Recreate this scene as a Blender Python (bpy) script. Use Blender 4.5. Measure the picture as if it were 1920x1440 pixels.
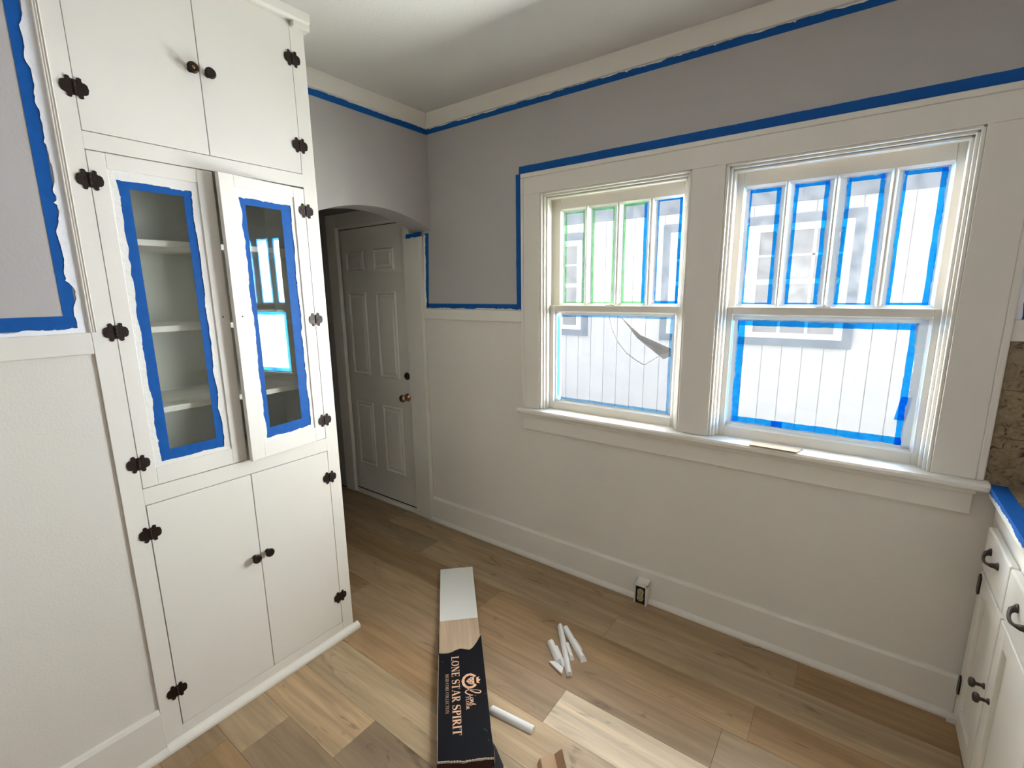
import bpy, bmesh, math, random
from mathutils import Vector, Matrix
random.seed(7)
for o in list(bpy.data.objects):
    bpy.data.objects.remove(o)
S = bpy.context.scene
COL = S.collection
PI = math.pi

# ------------------------------------------------------------------ camera
yaw, pit, rol = math.radians(-36.292), math.radians(-11.062), math.radians(-0.6416)
fw = Vector((math.sin(yaw)*math.cos(pit), math.cos(yaw)*math.cos(pit), math.sin(pit)))
rt = fw.cross(Vector((0, 0, 1))).normalized(); up = rt.cross(fw)
rr = rt*math.cos(rol)+up*math.sin(rol); uu = up*math.cos(rol)-rt*math.sin(rol)
cam_d = bpy.data.cameras.new('camera'); cam = bpy.data.objects.new('camera', cam_d); COL.objects.link(cam)
cam.matrix_world = Matrix(((rr.x, uu.x, -fw.x, 0), (rr.y, uu.y, -fw.y, 0), (rr.z, uu.z, -fw.z, 1.55), (0, 0, 0, 1)))
cam_d.sensor_width = 36; cam_d.sensor_fit = 'HORIZONTAL'; cam_d.lens = 889.05/1920*36; cam_d.clip_start = .02
S.camera = cam

# ------------------------------------------------------------------ sky, lamps, exposure
SKY = .97
W = bpy.data.worlds.new('overcast_sky'); S.world = W; W.use_nodes = True
bgn = W.node_tree.nodes['Background']; bgn.inputs[0].default_value = (.93, .97, 1, 1); bgn.inputs[1].default_value = SKY
def area(name, loc, aim, sx, sy, power, colr):
    l = bpy.data.lights.new(name, 'AREA'); l.shape = 'RECTANGLE'; l.size = sx; l.size_y = sy; l.energy = power; l.color = colr
    o = bpy.data.objects.new(name, l); COL.objects.link(o); o.location = loc
    o.rotation_euler = (Vector(aim)-Vector(loc)).to_track_quat('-Z', 'Y').to_euler()
    return o
# added unseen lamps that stand in for yard daylight, reaching the two windows from beside, above and below what the viewer sees through them
for nm, loc, aim, sx, sy, pw in (('fill_yard_east', (3.0, 4.1, 1.8), (2.04, 2.35, 1.7), 4.6, 3.0, 740), ('fill_yard_west', (-5.1, 3.65, 1.2), (-4.2, 1.87, 1.2), 4.2, 2.8, 1500),
                                 ('fill_above', (-.6, 4.5, 4.3), (-.6, 2.2, 1.5), 3.6, 2.0, 110), ('fill_ground', (-.6, 4.9, -.35), (-.6, 2.2, 1.6), 4.0, 1.2, 350)):
    area(nm, loc, aim, sx, sy, pw, (1, .985, .95)).data.spread = math.radians(110 if nm != 'fill_above' else 88)
for nm, loc, aim, pw in (('fill_yard_end_east', (4.6, 3.05, 1.6), (-2.1, 2.0, 1.9), 900), ('fill_yard_end_west', (-5.6, 3.1, 1.4), (.42, 1.95, .9), 650)):  # two more added lamps out of view, to brighten arch wall and drawers
    area(nm, loc, aim, 1.5, 2.5, pw, (1, .985, .95)).data.spread = math.radians(60)
area('fill_rear_wall', (-.38, -2.56, 1.28), (-.38, 2, 1.28), 2.75, 2.45, 9, (1, .97, .92))  # added weak fill lamp at the solid rear wall, no doorway there
vs = S.view_settings
S.display_settings.display_device = 'sRGB'
vs.view_transform = 'Standard'; vs.look = 'None'; vs.gamma = 1; vs.use_curve_mapping = False
vs.exposure = 0.55

# ------------------------------------------------------------------ materials
def newmat(n):
    m = bpy.data.materials.new(n); m.use_nodes = True
    nt = m.node_tree; return m, nt, nt.nodes['Principled BSDF']
def paint(n, colr, rough=.5, bump=.02, scale=60, spec=.4, var=.04, metal=0):
    m, nt, b = newmat(n); N = nt.nodes; L = nt.links
    tc = N.new('ShaderNodeTexCoord'); nz = N.new('ShaderNodeTexNoise'); nz.inputs['Scale'].default_value = scale; nz.inputs['Detail'].default_value = 4
    L.new(tc.outputs['Object'], nz.inputs['Vector'])
    nz2 = N.new('ShaderNodeTexNoise'); nz2.inputs['Scale'].default_value = 2.5; L.new(tc.outputs['Object'], nz2.inputs['Vector'])
    mx = N.new('ShaderNodeMix'); mx.data_type = 'RGBA'
    mx.inputs[6].default_value = (*[c*(1-var) for c in colr], 1); mx.inputs[7].default_value = (*[min(1, c*(1+var)) for c in colr], 1)
    L.new(nz2.outputs[0], mx.inputs[0]); L.new(mx.outputs[2], b.inputs['Base Color'])
    bp = N.new('ShaderNodeBump'); bp.inputs['Strength'].default_value = bump*5; bp.inputs['Distance'].default_value = .002
    L.new(nz.outputs[0], bp.inputs['Height']); L.new(bp.outputs[0], b.inputs['Normal'])
    b.inputs['Roughness'].default_value = rough; b.inputs['Specular IOR Level'].default_value = spec; b.inputs['Metallic'].default_value = metal
    return m
WHITE = paint('white_trim_paint', (.78, .74, .665), .42, .03, 40)
CABW = paint('cabinet_paint', (.80, .765, .69), .4, .03, 50)
WALLW = paint('white_wall_paint', (.74, .70, .63), .55, .06, 160)
GREY = paint('grey_wall_paint', (.46, .435, .42), .6, .06, 160)
CEIL = paint('ceiling_paint', (.66, .635, .605), .7, .08, 120)
INNER = paint('cabinet_inside_paint', (.74, .74, .66), .6, .03, 40)
BRONZE = paint('dark_bronze', (.020, .010, .007), .42, .05, 200, .4, .3, .35)
BRASS = paint('worn_brass', (.25, .14, .05), .35, .02, 100, .5, .2, .9)
PEWTER = paint('grey_bronze', (.055, .04, .03), .4, .04, 150, .5, .2, .5)
CHROME = paint('copper_nickel', (.5, .33, .24), .25, .01, 100, .5, .1, 1)
BLACK = paint('black', (.006, .006, .007), .5, .02, 90)
IVORY = paint('ivory_plastic', (.42, .36, .2), .4, .01, 50)
DARKGAP = paint('dark_gap', (.02, .015, .012), .8)
TRIMCUT = paint('primed_trim', (.90, .89, .87), .45, .01, 60)
CARD = paint('cardboard', (.50, .33, .20), .8, .05, 90)
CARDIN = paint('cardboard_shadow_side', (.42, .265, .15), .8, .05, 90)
BOXBLK = paint('printed_black_card', (.004, .004, .007), .6, .03, 120, .15, .3)
BOXEDGE = paint('torn_card_edge', (.45, .36, .27), .9, .1, 200)
BOXEND = paint('box_end_red_brown', (.05, .014, .010), .6, .03, 90)
FOIL = paint('copper_foil_print', (.86, .52, .34), .4, .01, 90)
SIDING = paint('neighbour_siding', (.66, .67, .69), .6, .03, 40, .2, .02)
NTRIM = paint('neighbour_blue_grey_trim', (.21, .26, .32), .6, .12, 25, .2, .22)
NWHITE = paint('neighbour_white_frame', (.78, .785, .79), .5)
GROUND = paint('outdoor_gravel', (.16, .155, .145), .9, .3, 30)
SHIM = paint('bare_pine', (.42, .28, .17), .6, .04, 60)
PLANKBACK = paint('plank_white_underlay', (.86, .86, .82), .6, .03, 200)
CORE = paint('plank_core', (.35, .33, .30), .7)

def tape_mat(n, c, trans):
    m, nt, b = newmat(n); N = nt.nodes; L = nt.links
    tc = N.new('ShaderNodeTexCoord'); nz = N.new('ShaderNodeTexNoise'); nz.inputs['Scale'].default_value = 45; nz.inputs['Detail'].default_value = 5
    L.new(tc.outputs['Object'], nz.inputs['Vector'])
    mx = N.new('ShaderNodeMix'); mx.data_type = 'RGBA'; mx.inputs[6].default_value = (*[x*.8 for x in c], 1); mx.inputs[7].default_value = (*[min(1, x*1.25) for x in c], 1)
    L.new(nz.outputs[0], mx.inputs[0]); L.new(mx.outputs[2], b.inputs['Base Color'])
    bp = N.new('ShaderNodeBump'); bp.inputs['Strength'].default_value = .25; bp.inputs['Distance'].default_value = .002
    L.new(nz.outputs[0], bp.inputs['Height']); L.new(bp.outputs[0], b.inputs['Normal'])
    b.inputs['Roughness'].default_value = .6; b.inputs['Specular IOR Level'].default_value = .2
    if trans:
        tr = N.new('ShaderNodeBsdfTransparent'); tr.inputs[0].default_value = (*trans, 1); ms = N.new('ShaderNodeMixShader')
        mr = N.new('ShaderNodeMapRange'); mr.inputs[1].default_value = .3; mr.inputs[2].default_value = .7; mr.inputs[3].default_value = .97; mr.inputs[4].default_value = .82
        L.new(nz.outputs[0], mr.inputs[0]); L.new(mr.outputs[0], ms.inputs[0])
        L.new(b.outputs[0], ms.inputs[1]); L.new(tr.outputs[0], ms.inputs[2]); L.new(ms.outputs[0], N['Material Output'].inputs[0])
    return m
TAPE = tape_mat('blue_painters_tape', (.004, .085, .33), None)
TAPEW = tape_mat('blue_tape_on_glass', (.01, .12, .45), (.13, .65, .985))
TAPEP = tape_mat('paint_hazed_blue_tape_on_glass', (.16, .24, .33), (.52, .76, .93))
TAPEG = tape_mat('green_tape_on_glass', (.12, .34, .12), (.60, .90, .62))
def smear_mat(n, c, trans=0., cover=1.):
    m = paint(n, c, .5, .25, 55); nt = m.node_tree; N = nt.nodes; L = nt.links; b = N['Principled BSDF']
    if trans:
        tr = N.new('ShaderNodeBsdfTransparent'); tr.inputs[0].default_value = (.74, .80, .86, 1)
        ms = N.new('ShaderNodeMixShader'); ms.inputs[0].default_value = trans
        L.new(b.outputs[0], ms.inputs[1]); L.new(tr.outputs[0], ms.inputs[2]); L.new(ms.outputs[0], N['Material Output'].inputs[0])
    return m
SMEAR = smear_mat('brushed_white_paint', (.80, .78, .73))
SMEARW = smear_mat('paint_on_window_glass', (.58, .59, .59), .36)
SMEARL = smear_mat('bluish_fresh_paint', (.88, .89, .92))

def glass_mat(n, tint, haze, hazecol, refl):
    m, nt, b = newmat(n); N = nt.nodes; L = nt.links
    N.remove(b)
    t = N.new('ShaderNodeBsdfTransparent'); t.inputs[0].default_value = (*tint, 1)
    g = N.new('ShaderNodeBsdfGlossy'); g.inputs['Roughness'].default_value = .015; g.inputs[0].default_value = (1, 1, 1, 1)
    lw = N.new('ShaderNodeLayerWeight'); lw.inputs[0].default_value = .5; pw = N.new('ShaderNodeMath'); pw.operation = 'POWER'; pw.inputs[1].default_value = 5; L.new(lw.outputs['Facing'], pw.inputs[0])
    fr = N.new('ShaderNodeMapRange'); fr.inputs[3].default_value = refl; fr.inputs[4].default_value = .7; L.new(pw.outputs[0], fr.inputs[0])
    d = N.new('ShaderNodeBsdfDiffuse'); d.inputs[0].default_value = (*hazecol, 1)
    tl = N.new('ShaderNodeBsdfTranslucent'); tl.inputs[0].default_value = (*hazecol, 1)
    a = N.new('ShaderNodeAddShader'); L.new(d.outputs[0], a.inputs[0]); L.new(tl.outputs[0], a.inputs[1])
    tc = N.new('ShaderNodeTexCoord'); nz = N.new('ShaderNodeTexNoise'); nz.inputs['Scale'].default_value = 22; nz.inputs['Detail'].default_value = 6
    L.new(tc.outputs['Object'], nz.inputs['Vector'])
    mr = N.new('ShaderNodeMapRange'); mr.inputs[1].default_value = .35; mr.inputs[2].default_value = .75; mr.inputs[3].default_value = haze*.5; mr.inputs[4].default_value = haze*1.6
    L.new(nz.outputs[0], mr.inputs[0])
    m1 = N.new('ShaderNodeMixShader'); L.new(mr.outputs[0], m1.inputs[0]); L.new(t.outputs[0], m1.inputs[1]); L.new(a.outputs[0], m1.inputs[2])
    m2 = N.new('ShaderNodeMixShader'); L.new(fr.outputs[0], m2.inputs[0]); L.new(m1.outputs[0], m2.inputs[1]); L.new(g.outputs[0], m2.inputs[2])
    L.new(m2.outputs[0], N['Material Output'].inputs[0])
    return m
GLASS = glass_mat('window_glass', (.98, .99, .99), .004, (.9, .9, .92), .02)
GLASSU = glass_mat('dusty_upper_window_glass', (.97, .98, .99), .008, (.9, .9, .92), .02)
CABGLASS = glass_mat('cabinet_glass', (.96, .97, .96), .015, (.6, .62, .58), .026)
NGLASS = paint('neighbour_window_glass', (.30, .31, .33), .2, .0, 10, .5)
SCREEN = glass_mat('insect_screen_mesh', (.86, .86, .89), .004, (.3, .3, .32), .0)
SCREENF = paint('folded_screen_mesh', (.05, .05, .056), .7)
CORD = paint('screen_cord', (.008, .008, .009), .6)

def wood_mat():
    m, nt, b = newmat('vinyl_wood_plank'); N = nt.nodes; L = nt.links
    tc = N.new('ShaderNodeTexCoord'); oi = N.new('ShaderNodeObjectInfo')
    ad = N.new('ShaderNodeVectorMath'); ad.operation = 'ADD'
    cx = N.new('ShaderNodeCombineXYZ')
    ml = N.new('ShaderNodeMath'); ml.operation = 'MULTIPLY'; ml.inputs[1].default_value = 37.
    L.new(oi.outputs['Random'], ml.inputs[0]); L.new(ml.outputs[0], cx.inputs[0]); L.new(ml.outputs[0], cx.inputs[2])
    L.new(tc.outputs['Object'], ad.inputs[0]); L.new(cx.outputs[0], ad.inputs[1])
    def noise(sx, sy, det, dist=0):
        mp = N.new('ShaderNodeMapping'); mp.inputs['Scale'].default_value = (sx, sy, 1); L.new(ad.outputs[0], mp.inputs[0])
        n = N.new('ShaderNodeTexNoise'); n.inputs['Scale'].default_value = 1; n.inputs['Detail'].default_value = det; n.inputs['Distortion'].default_value = dist
        L.new(mp.outputs[0], n.inputs['Vector']); return n
    g1 = noise(3, 60, 6, .6); g2 = noise(1.4, 11, 4, 1.2); g3 = noise(4.0, 15, 3, 1.5)
    def rng(n, a, bb, c, d):
        r = N.new('ShaderNodeMapRange'); L.new(n.outputs[0], r.inputs[0])
        for i, v in enumerate((a, bb, c, d)): r.inputs[i+1].default_value = v
        return r
    r1 = rng(g1, .3, .7, .86, 1.12); r2 = rng(g2, .3, .7, .80, 1.16); r3 = rng(g3, .64, .74, 1.0, .55)
    p = N.new('ShaderNodeMath'); p.operation = 'MULTIPLY'; L.new(r1.outputs[0], p.inputs[0]); L.new(r2.outputs[0], p.inputs[1])
    p2 = N.new('ShaderNodeMath'); p2.operation = 'MULTIPLY'; L.new(p.outputs[0], p2.inputs[0]); L.new(r3.outputs[0], p2.inputs[1])
    sc = N.new('ShaderNodeVectorMath'); sc.operation = 'SCALE'; L.new(oi.outputs['Color'], sc.inputs[0]); L.new(p2.outputs[0], sc.inputs['Scale'])
    L.new(sc.outputs[0], b.inputs['Base Color']); b.inputs['Roughness'].default_value = .42; b.inputs['Specular IOR Level'].default_value = .35
    bp = N.new('ShaderNodeBump'); bp.inputs['Strength'].default_value = .15; bp.inputs['Distance'].default_value = .001
    L.new(g1.outputs[0], bp.inputs['Height']); L.new(bp.outputs[0], b.inputs['Normal'])
    return m
WOOD = wood_mat()
def stone_mat():
    m, nt, b = newmat('speckled_brown_stone'); N = nt.nodes; L = nt.links
    tc = N.new('ShaderNodeTexCoord')
    n1 = N.new('ShaderNodeTexNoise'); n1.inputs['Scale'].default_value = 42; n1.inputs['Detail'].default_value = 5; n1.inputs['Distortion'].default_value = 1.2
    n2 = N.new('ShaderNodeTexNoise'); n2.inputs['Scale'].default_value = 9; n2.inputs['Detail'].default_value = 3
    for n in (n1, n2): L.new(tc.outputs['Object'], n.inputs['Vector'])
    c1 = N.new('ShaderNodeValToRGB'); e = c1.color_ramp.elements
    e[0].position = .30; e[0].color = (.035, .018, .010, 1); e[1].position = .43; e[1].color = (.27, .19, .10, 1)
    k = e.new(.36); k.color = (.12, .07, .035, 1); k = e.new(.62); k.color = (.38, .29, .17, 1)
    L.new(n1.outputs[0], c1.inputs[0])
    mx = N.new('ShaderNodeMix'); mx.data_type = 'RGBA'; mx.blend_type = 'MULTIPLY'; mx.inputs[0].default_value = .5
    L.new(c1.outputs[0], mx.inputs[6]); L.new(n2.outputs[0], mx.inputs[7]); L.new(mx.outputs[2], b.inputs['Base Color'])
    b.inputs['Roughness'].default_value = .35
    return m
STONE = stone_mat()

# ------------------------------------------------------------------ helpers
class MB:
    def __init__(s): s.b = bmesh.new()
    def box(s, x0, x1, y0, y1, z0, z1):
        v = [s.b.verts.new((x, y, z)) for x in (x0, x1) for y in (y0, y1) for z in (z0, z1)]
        for f in ((0, 1, 3, 2), (4, 6, 7, 5), (0, 4, 5, 1), (2, 3, 7, 6), (0, 2, 6, 4), (1, 5, 7, 3)):
            s.b.faces.new([v[i] for i in f])
        return s
    def prism(s, pts, fn, a, b):
        """2-D outline pts, fn(u,v,t)->xyz, extruded from a to b"""
        A = [s.b.verts.new(fn(u, v, a)) for u, v in pts]; B = [s.b.verts.new(fn(u, v, b)) for u, v in pts]
        n = len(pts)
        for i in range(n): s.b.faces.new((A[i], A[(i+1) % n], B[(i+1) % n], B[i]))
        s.b.faces.new(A[::-1]); s.b.faces.new(B)
        return s
    def quad(s, *p):
        s.b.faces.new([s.b.verts.new(q) for q in p]); return s
    def lathe(s, prof, fn, n=20):
        """prof (r,h); fn(a,b,h)->xyz"""
        R = []
        for r, h in prof:
            R.append([s.b.verts.new(fn(r*math.cos(2*PI*i/n), r*math.sin(2*PI*i/n), h)) for i in range(n)])
        for A, B in zip(R, R[1:]):
            for i in range(n): s.b.faces.new((A[i], A[(i+1) % n], B[(i+1) % n], B[i]))
        s.b.faces.new(R[0][::-1]); s.b.faces.new(R[-1]); return s
    def tube(s, pts, rad, n=8):
        P = [Vector(p) for p in pts]; R = []
        for i, p in enumerate(P):
            d = (P[min(i+1, len(P)-1)]-P[max(i-1, 0)]).normalized()
            a = d.cross(Vector((0, 0, 1)));
            if a.length < .01: a = d.cross(Vector((1, 0, 0)))
            a.normalize(); c = d.cross(a); r = rad[i] if isinstance(rad, (list, tuple)) else rad
            R.append([s.b.verts.new(p+a*r*math.cos(2*PI*k/n)+c*r*math.sin(2*PI*k/n)) for k in range(n)])
        for A, B in zip(R, R[1:]):
            for i in range(n): s.b.faces.new((A[i], A[(i+1) % n], B[(i+1) % n], B[i]))
        s.b.faces.new(R[0][::-1]); s.b.faces.new(R[-1]); return s
    def obj(s, name, mat, parent=None, bev=0, smooth=False, loc=None):
        bmesh.ops.recalc_face_normals(s.b, faces=s.b.faces)
        me = bpy.data.meshes.new(name); s.b.to_mesh(me); s.b.free()
        me.materials.append(mat)
        if smooth:
            for p in me.polygons: p.use_smooth = True
        o = bpy.data.objects.new(name, me); COL.objects.link(o)
        if parent: o.parent = parent
        if loc: o.location = loc
        if bev:
            m = o.modifiers.new('bevel', 'BEVEL'); m.width = bev; m.segments = 2; m.limit_method = 'ANGLE'; m.angle_limit = .6
        return o
def bx(name, mat, parent, *c, bev=0): return MB().box(*c).obj(name, mat, parent, bev)
def tag(o, label=None, cat=None, group=None, kind=None):
    if label: o['label'] = label
    if cat: o['category'] = cat
    if group: o['group'] = group
    if kind: o['kind'] = kind
    return o
def thing(name, label, cat, group=None, loc=(0, 0, 0), kind=None):
    o = bpy.data.objects.new(name, None); COL.objects.link(o); o.location = loc; o.empty_display_size = .05
    return tag(o, label, cat, group, kind)
def struct(o, label=None, cat=None): return tag(o, label, cat, None, 'structure')
def share(src, name, parent, loc=(0, 0, 0), rot=(0, 0, 0), scl=None):
    o = src.copy(); o.name = name; COL.objects.link(o); o.parent = parent; o.location = loc; o.rotation_euler = rot
    if scl: o.scale = scl
    return o
def wob(n, amp, seed, spike=0):
    r = random.Random(seed); k = [[r.uniform(-1, 1) for _ in range(400)] for _ in range(3)]
    out = []
    for i in range(n):
        v = 0
        for o_, (st, w) in enumerate(((9, 1.), (4, .6), (1.6, .35))):
            t = i/st; a = int(t) % 398; f = t-int(t); f = f*f*(3-2*f)
            v += w*(k[o_][a]*(1-f)+k[o_][a+1]*f)
        if spike and r.random() < .045: v += spike*r.uniform(.5, 1.3)
        out.append(v*amp)
    return out
def strip(name, mat, parent, A, B, wdir, w0, w1, nrm, off, amp0=0, amp1=0, seed=1, step=.006, spike=0, th=.0004):
    """ragged flat strip from A to B, between offsets w0 and w1 along wdir, lifted off the surface by off"""
    A, B, wdir, nrm = map(Vector, (A, B, wdir, nrm)); Ln = (B-A).length; n = max(2, int(Ln/step)) if (amp0 or amp1) else 2
    a = wob(n, amp0, seed, spike) if amp0 else [0]*n; b = wob(n, amp1, seed+50, spike) if amp1 else [0]*n
    m = MB(); prev = None
    for i in range(n):
        p = A.lerp(B, i/(n-1))+nrm*off
        q = (p+wdir*(w0+a[i]), p+wdir*(w1+b[i]))
        cur = [m.b.verts.new(q[0]), m.b.verts.new(q[1]), m.b.verts.new(q[1]-nrm*th), m.b.verts.new(q[0]-nrm*th)]
        if prev:
            for k in range(4): m.b.faces.new((prev[k], prev[(k+1) % 4], cur[(k+1) % 4], cur[k]))
        else: m.b.faces.new(cur[::-1])
        prev = cur
    m.b.faces.new(prev)
    return m.obj(name, mat, parent)

XA, YW, ZC, XL, XR, YR = -2.175, 2.145, 2.555, -1.7905, 1.05, -2.6    # arch wall, window wall, ceiling, left wall, right wall, rear wall
# ------------------------------------------------------------------ room shell
HALL = paint('hall_shade_taupe', (.20, .18, .155), .6)  # dimness of the back hall put into this dark colour
fl = struct(bx('floor', paint('subfloor', (.08, .06, .04), .8), None, -3.45, XR, YR, 2.30, -.06, -.0065), 'floating wood-look plank floor under the whole kitchen', 'floor')
PW = .1764
tones = [(.40, .285, .17), (.37, .275, .175), (.42, .315, .20), (.35, .245, .14), (.45, .35, .235), (.385, .26, .145), (.36, .28, .19)]
JO = {1: -1.295, 3: -1.08, 4: -.79, 6: -1.39, 7: -.80, 8: -.063, 0: -.35, 2: -.72, 5: -.25}
SPEC = {(1, 0): (.53, .395, .255), (1, 1): (.31, .235, .165), (0, 0): (.33, .245, .165), (2, 0): (.46, .365, .25), (3, 0): (.40, .275, .165), (3, 1): (.55, .425, .285),
        (4, 0): (.42, .31, .21), (4, 1): (.74, .63, .49), (5, 0): (.40, .285, .18), (5, 1): (.38, .29, .20), (-1, 0): (.47, .375, .25)}
for k in range(-18, 9):
    y0 = .5345+PW*k; y1 = min(y0+PW, 2.14)
    j = JO.get(k, -.063+.41*((k*5) % 7)-1.2)
    while j > -3.45: j -= 1.22
    base = JO.get(k, None)
    while j < XR:
        a, b = max(j, -3.44), min(j+1.22, XR-.001)
        if b-a > .02:
            cx = (a+b)/2
            m = MB().box(a-cx+.0003, b-cx-.0003, -PW/2+.0003, y1-y0-PW/2-.0003, -.006, 0)
            o = m.obj('plank', WOOD, fl, .0008, loc=(cx, y0+PW/2, 0))
            c = None
            if base is not None:
                i = round((j-base)/1.22)+1
                c = SPEC.get((k, i))
            c = c or random.choice(tones)
            o.color = (c[0]*.90, c[1]*.835, c[2]*.74, 1)
        j += 1.22
struct(bx('ceiling', CEIL, None, XL-.45, XR, YR, YW, ZC, ZC+.1), 'smooth warm grey ceiling', 'ceiling')
# window wall with two openings
WX = [(-1.377, -.627), (-.496, .249)]; WZ0, WZ1 = .905, 2.035
m = MB()
m.box(-2.255, WX[0][0], YW, 2.33, -.06, ZC); m.box(WX[0][1], WX[1][0], YW, 2.33, WZ0, WZ1); m.box(WX[1][1], XR+.15, YW, 2.33, -.06, ZC)
m.box(WX[0][0], WX[1][1], YW, 2.33, -.06, WZ0); m.box(WX[0][0], WX[1][1], YW, 2.33, WZ1, ZC)
m.box(-3.45, -2.255, YW, 2.33, 2.03, ZC); m.box(-3.45, -3.19, YW, 2.33, -.06, 2.03)
wall_w = struct(m.obj('wall_back', GREY, None), 'grey-painted upper wall around the double window', 'wall')
MB().prism([(-2.25, 0), (.9, 0), (.9, 1.39), (.30, 1.39), (.30, .90), (-1.43, .90), (-1.43, 1.39), (-2.25, 1.39)], lambda u, v, t: (u, t, v), YW-.003, YW).obj('wainscot_panel', WALLW, wall_w)
m = MB(); m.box(-3.45, WX[0][0]-.05, 2.331, 2.35, -.6, 3.2); m.box(WX[1][1]+.05, XR+.15, 2.331, 2.35, -.6, 3.2); m.box(WX[0][0]-.05, WX[1][1]+.05, 2.331, 2.35, -.6, .88); m.box(WX[0][0]-.05, WX[1][1]+.05, 2.331, 2.35, 2.06, 3.2); m.box(WX[0][1]+.05, WX[1][0]-.05, 2.331, 2.35, .88, 2.06)
bmesh.ops.remove_doubles(m.b, verts=m.b.verts, dist=1e-5)
m.obj('outside_bounce_absorber', paint('dark_bounce_absorber', (.035, .04, .045), .7), wall_w)  # added unseen dark sheets, so lamp bounce does not brighten the house opposite
# arch wall
m = MB(); ys = [1.142+i*(YW-1.142)/48 for i in range(49)]
def arch(y): return 2.006-.535*(y-1.74)**2 if y > 1.30 else 0
for a, b in zip(ys, ys[1:]):
    za, zb = arch(a), arch(b)
    if za == 0: zb = 0
    m.prism([(a, za), (b, zb), (b, ZC), (a, ZC)], lambda u, v, t: (t, u, v), XA-.16, XA)
bmesh.ops.remove_doubles(m.b, verts=m.b.verts, dist=1e-5)
struct(m.obj('wall_left', GREY, None), 'grey wall with arched opening to the back door', 'wall')
# left wall beside the cabinet
m = MB(); m.box(XL-.12, XL, YR, .387, 0, ZC)
wl = struct(m.obj('wall_front', GREY, None), 'grey upper wall left of the built-in cabinet', 'wall')
bx('wainscot_panel', WALLW, wl, XL, -1.788, YR, .387, 0, 1.39)
struct(bx('wall_right', GREY, None, XR, XR+.12, YR, YW, -.06, ZC), 'wall behind the base cabinets', 'wall')
m = MB(); m.box(XL-.12, XR+.12, YR-.12, YR, -.06, ZC)
struct(m.obj('wall_rear', GREY, None), 'rear kitchen wall behind the viewer', 'wall')
# back hall beyond the arch
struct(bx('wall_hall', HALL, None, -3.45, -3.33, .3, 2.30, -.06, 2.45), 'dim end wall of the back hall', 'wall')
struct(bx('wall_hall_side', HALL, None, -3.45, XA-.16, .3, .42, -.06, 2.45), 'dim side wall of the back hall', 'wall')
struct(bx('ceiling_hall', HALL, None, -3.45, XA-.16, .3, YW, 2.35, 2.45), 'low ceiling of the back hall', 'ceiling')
# crown mouldings
cp = [(0, 2.487), (.016, 2.487), (.019, 2.497), (.038, 2.542), (.045, ZC), (0, ZC)]
struct(MB().prism(cp, lambda u, v, t: (t, YW-u, v), XA, XR).obj('trim_1', WHITE, None, .002), 'white crown moulding above the windows', 'moulding')
struct(MB().prism(cp, lambda u, v, t: (XA+u, t, v), 1.142, YW-.03).obj('trim_2', WHITE, None, .002), 'white crown moulding above the arch', 'moulding')
# baseboards
bp_ = [(0, 0), (.016, 0), (.016, .160), (.010, .172), (0, .174)]
sh_ = [(0, 0), (.017, 0), (.017, .010), (.013, .018), (.005, .024), (0, .026)]
struct(MB().prism(bp_, lambda u, v, t: (t, YW-.003-u, v), -2.25, .42).obj('baseboard_back', WHITE, None, .002), 'tall white baseboard under the windows', 'baseboard')
o = struct(MB().prism(sh_, lambda u, v, t: (t, YW-.019-u, v), -2.262, .400).obj('trim_3', WHITE, None, .001), 'white shoe moulding along the window wall', 'moulding')
bx('return', WHITE, o, .400, .424, YW-.052, YW-.019, 0, .024, bev=.002)
struct(MB().prism(bp_, lambda u, v, t: (-1.788+u, t, v), YR, .386).obj('baseboard_front', WHITE, None, .002), 'white baseboard left of the cabinet', 'baseboard')
struct(MB().prism(sh_, lambda u, v, t: (-1.774+u, t, v), YR, .389).obj('trim_4', WHITE, None, .001), 'white shoe moulding left of the cabinet', 'moulding')
struct(MB().prism(sh_, lambda u, v, t: (-1.780+u*1.35, t, v*1.1), .389, 1.165).obj('trim_5', CABW, None, .001), 'white shoe moulding at the foot of the cabinet', 'moulding')
# chair rails
struct(bx('trim_6', WHITE, None, -2.25, -1.49, YW-.016, YW, 1.383, 1.447, bev=.003), 'white chair rail between back door and window', 'moulding')
struct(bx('trim_7', WHITE, None, XL, -1.779, YR, .387, 1.385, 1.447, bev=.003), 'white chair rail left of the cabinet', 'moulding')
struct(bx('trim_8', WHITE, None, .385, XR, YW-.016, YW, 1.378, 1.445, bev=.003), 'white ledge above the stone backsplash', 'moulding')
m = MB()
for i in range(3):
    y = .3875+i*.0055
    m.prism([(.0, -.0028), (.0022+.001*i, -.0018), (.0034+.001*i, 0), (.0022+.001*i, .0018), (0, .0028)], lambda u, v, t: (-1.781+u-.001, y+v, t), 1.447, ZC)
m.box(XL, -1.782, .385, .402, 1.447, ZC)
struct(m.obj('trim_9', WHITE, None), 'fluted white bead where wall meets cabinet', 'moulding')

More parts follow.
